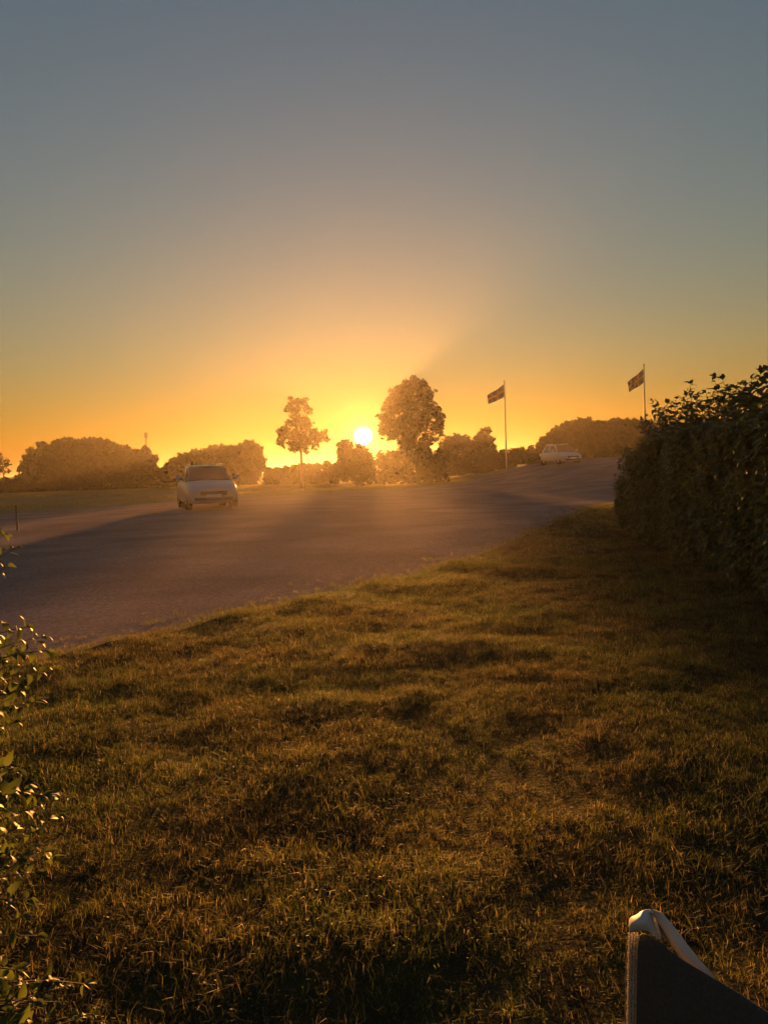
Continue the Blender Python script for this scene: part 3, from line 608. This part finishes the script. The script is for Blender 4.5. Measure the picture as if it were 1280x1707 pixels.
for i in range(150):
    y = random.uniform(4.4, 13.2); x = face_x(y)+random.uniform(.05, 1.5); h_ = top_z(y)+abs(random.gauss(.02, .10))+.02
    sprig(fo, mb, Vector((x, y, 1.3))-off, Vector((x+random.gauss(0, .08), y+random.gauss(0, .08), h_))-off, 8, .12, (0, 0, .03), .005, pri=.5, start=.3)
for i in range(70):
    y = random.uniform(5.5, 15.0); z = random.uniform(.15, top_z(y)); x = face_x(y)+.1; q = random.uniform(.08, .30)
    sprig(fo, mb, Vector((x+.15, y, z))-off, Vector((x-q*.6, y+random.gauss(.1, .2), z+random.uniform(-.1, .2)))-off, 8, .11, (0, 0, .05), .005, pri=.2, start=.3)
for i in range(90):   # woody stems inside
    y = random.uniform(4.4, 13.1); x = face_x(y)+random.uniform(.3, 1.3); limb(mb, Vector((x, y, 0))-off, Vector((x+random.gauss(0, .2), y+random.gauss(0, .25), 1.55))-off, .018, .006, 5)
st_ = mb.build('stems', M['twig'], root); st_['kind'] = 'stuff'; fo.build()

# left shrub --------------------------------------------------------------
sm_ = [leaf_mesh('leaf', 1, .52, c, f_, M['shrub']) for c, f_ in ((1.5, .35), (.9, .5), (2.0, .25), (.5, .35))]
off = Vector((-1.9, 2.4, 0)); root = tag(empty('shrub', off), 'leafy green shrub reaching in from the left edge beside the camera', 'shrub')
fo = Foliage(root, sm_); mb = MB()
tips = [(6, 892, 2.7), (30, 912, 2.6), (12, 945, 2.6), (45, 1045, 2.6), (70, 1062, 2.55), (80, 1085, 2.5), (30, 1090, 2.5), (20, 1110, 2.4), (65, 1120, 2.5), (45, 1150, 2.45), (58, 1170, 2.4), (12, 1180, 2.35), (22, 1205, 2.4),
        (30, 1285, 2.4), (38, 1320, 2.35), (75, 1325, 2.4), (108, 1330, 2.35), (15, 1350, 2.2), (98, 1360, 2.3), (60, 1385, 2.3), (75, 1420, 2.3), (40, 1430, 2.2), (88, 1430, 2.3), (10, 1420, 2.1), (60, 1455, 2.25), (20, 1475, 2.1), (50, 1500, 2.2), (35, 1530, 2.1), (62, 1560, 2.15), (15, 1560, 2.0),
        (75, 1635, 2.1), (110, 1645, 2.1), (140, 1640, 2.15), (40, 1620, 2.0), (95, 1670, 2.0), (60, 1670, 2.0), (125, 1700, 2.0), (30, 1690, 1.9), (80, 1720, 1.95), (150, 1690, 2.1), (10, 1640, 1.9), (-30, 1100, 2.5), (-40, 1250, 2.4), (-20, 1400, 2.3), (-30, 1500, 2.2), (-60, 950, 2.7), (-60, 1600, 2.1), (-50, 1350, 2.3)]
for i, (px, py, d_) in enumerate(tips):
    d_ = min(d_, .84*1.2/((py-800)/1265)); tp = P(px, py, d_); ln = random.uniform(.3, .5)
    bs = Vector((tp.x-ln*.95, tp.y+random.uniform(-.15, .2), max(.03, tp.z-ln*random.uniform(.25, .7))))
    sprig(fo, mb, bs-off, tp-off, 12, .029*d_, (0, 0, .06), .0035, pri=1.5 if px > 0 else 0, start=.3)
    limb(mb, Vector((-1.9+random.uniform(-.25, .25), 2.35+random.uniform(-.35, .35), -.02))-off, bs-off, .011, .004, 6, .05)
for i in range(2600):   # body of the shrub outside the frame
    z = random.uniform(.05, 1.12); rad = .62*math.sqrt(max(.05, 1-(z/1.2)**2)); a = random.uniform(0, 6.28); q = rad*math.sqrt(random.uniform(.35, 1))
    fo.leaf(Vector((-2.02+q*math.cos(a), 2.5+q*1.1*math.sin(a), z))-off, (math.cos(a), math.sin(a), random.gauss(0, .5)), (random.gauss(0, .4), random.gauss(0, .4), 1), random.uniform(.035, .06))
st_ = mb.build('branches', M['twig'], root); st_['kind'] = 'stuff'; fo.build()

# ---------------------------------------------------------------- garden chair, bottom right
off = P(1110, 1900, .95); off.z = 0
root = tag(empty('garden_chair', off), 'backrest corner of a dark sling garden chair with pale frame, bottom right', 'chair')
def CP(px, py, d): return P(px, py, d)-off
def ribbon(name, rows, mat, thick=.004, smooth=True, sub=2):
    n_ = len(rows[0]); V = [v for r_ in rows for v in r_]; F = [(i*n_+j, i*n_+j+1, (i+1)*n_+j+1, (i+1)*n_+j) for i in range(len(rows)-1) for j in range(n_-1)]
    o = mesh_obj(name, V, F, mat, root, smooth); s_ = o.modifiers.new('t', 'SOLIDIFY'); s_.thickness = thick; s_.offset = 0
    if sub: q = o.modifiers.new('s', 'SUBSURF'); q.levels = sub; q.render_levels = sub
    return o
topx = [(1062, 1552), (1075, 1553), (1090, 1560), (1105, 1573), (1125, 1590), (1150, 1606), (1185, 1626), (1220, 1646), (1280, 1686), (1360, 1735)]
rows = []
for i, (x, y) in enumerate(topx):
    d0 = .98-.0006*(x-1062); r_ = []
    for j in range(9):
        v = j/8; r_.append(CP(x+(1030+(x-1062)*1.0-x+30)*v*.0 - 8*v, y+(1990-y)*v, d0-.03*math.sin(v*3)*.5))
    rows.append(r_)
ribbon('fabric_panel', rows, M['fabric'], .006)
# woven edging: rows of small threads
mb = MB(); bk = []
for r_ in range(135):
    v = r_/135; y = 1556+(1990-1556)*v
    for c_ in range(4):
        x = 1047.5+c_*4.6-8*v+.6*math.sin(r_); dd = .985+.006*abs(c_-2)
        q = CP(x, y, dd); mb.box(q, (.0021+.0004*(r_ % 2), .003, .0013), Matrix.Rotation(.35*((r_+c_) % 2)-.17, 3, 'Y'))
o = mb.build('woven_edging', M['trim'], root); o['kind'] = 'stuff'
rows = [[CP(x-8*v, 1556+(1990-1556)*v, d_) for x, d_ in ((1044, 1.01), (1048, 1.003), (1055, .998), (1063, .996), (1067, .998))] for v in np.linspace(0, 1, 12)]
ribbon('edge_band', rows, M['fabric'], .003)
# pale frame end: lower edge, outer edge
lo = [(1048, 1557), (1054, 1553), (1063, 1550), (1077, 1551), (1089, 1559)]
hi = [(1048, 1533), (1052, 1528), (1061, 1526), (1070, 1517), (1079, 1514.5)]
lo += [(1104, 1571), (1122, 1586), (1142, 1601), (1163, 1614), (1188, 1628)]
hi += [(1090, 1517), (1103, 1530), (1120, 1552), (1148, 1588), (1187, 1625)]
hi[4] = (1079, 1514.5)
fr = []
for i, ((a_, b_), (c_, e_)) in enumerate(zip(lo, hi)):
    d0 = [.985, .975, .968, .965, .975, .99, 1.005, 1.01, 1.01, 1.0][i]
    r_ = []
    for j in range(6):
        v = j/5; bulge = .010*math.sin(v*math.pi)
        r_.append(CP(a_+(c_-a_)*v, b_+(e_-b_)*v, d0-bulge*(1 if i < 5 else -3.5)+(.012*v)))
    fr.append(r_)
ribbon('frame_end', fr[:6], M['cap'], .003)
ribbon('frame_recess', [[v+Vector((0, .02, 0)) for v in r_] for r_ in fr[5:]], M['recess_shade'], .003)  # hollow of the frame end, its shade put into the strip's colour
mb = MB(); mb.tube([CP(1086, 1519, .985), CP(1098, 1527, .99), CP(1112, 1545, .99), CP(1127, 1569, .985), CP(1145, 1594, .98), CP(1165, 1613, .975), CP(1190, 1632, .97)], [.003, .006, .0075, .009, .0095, .007, .003], 12)
mb.build('frame_tube', M['cap'], root, True)

# ---------------------------------------------------------------- haze
mh = bpy.data.materials.new('haze'); mh.use_nodes = True; t = mh.node_tree; t.nodes.clear()
pv = nd(t, 'ShaderNodeVolumePrincipled'); ou = nd(t, 'ShaderNodeOutputMaterial'); pv.inputs['Color'].default_value = (*HAZE_C, 1); pv.inputs['Density'].default_value = HAZE_D; pv.inputs['Anisotropy'].default_value = HAZE_G
t.links.new(pv.outputs[0], ou.inputs['Volume'])
mb = MB(); mb.box((0, 605, 5.0), (3100, 1900, 12.2)); o = mb.build('haze', mh); tag(o, kind='stuff')
o.display_type = 'WIRE'
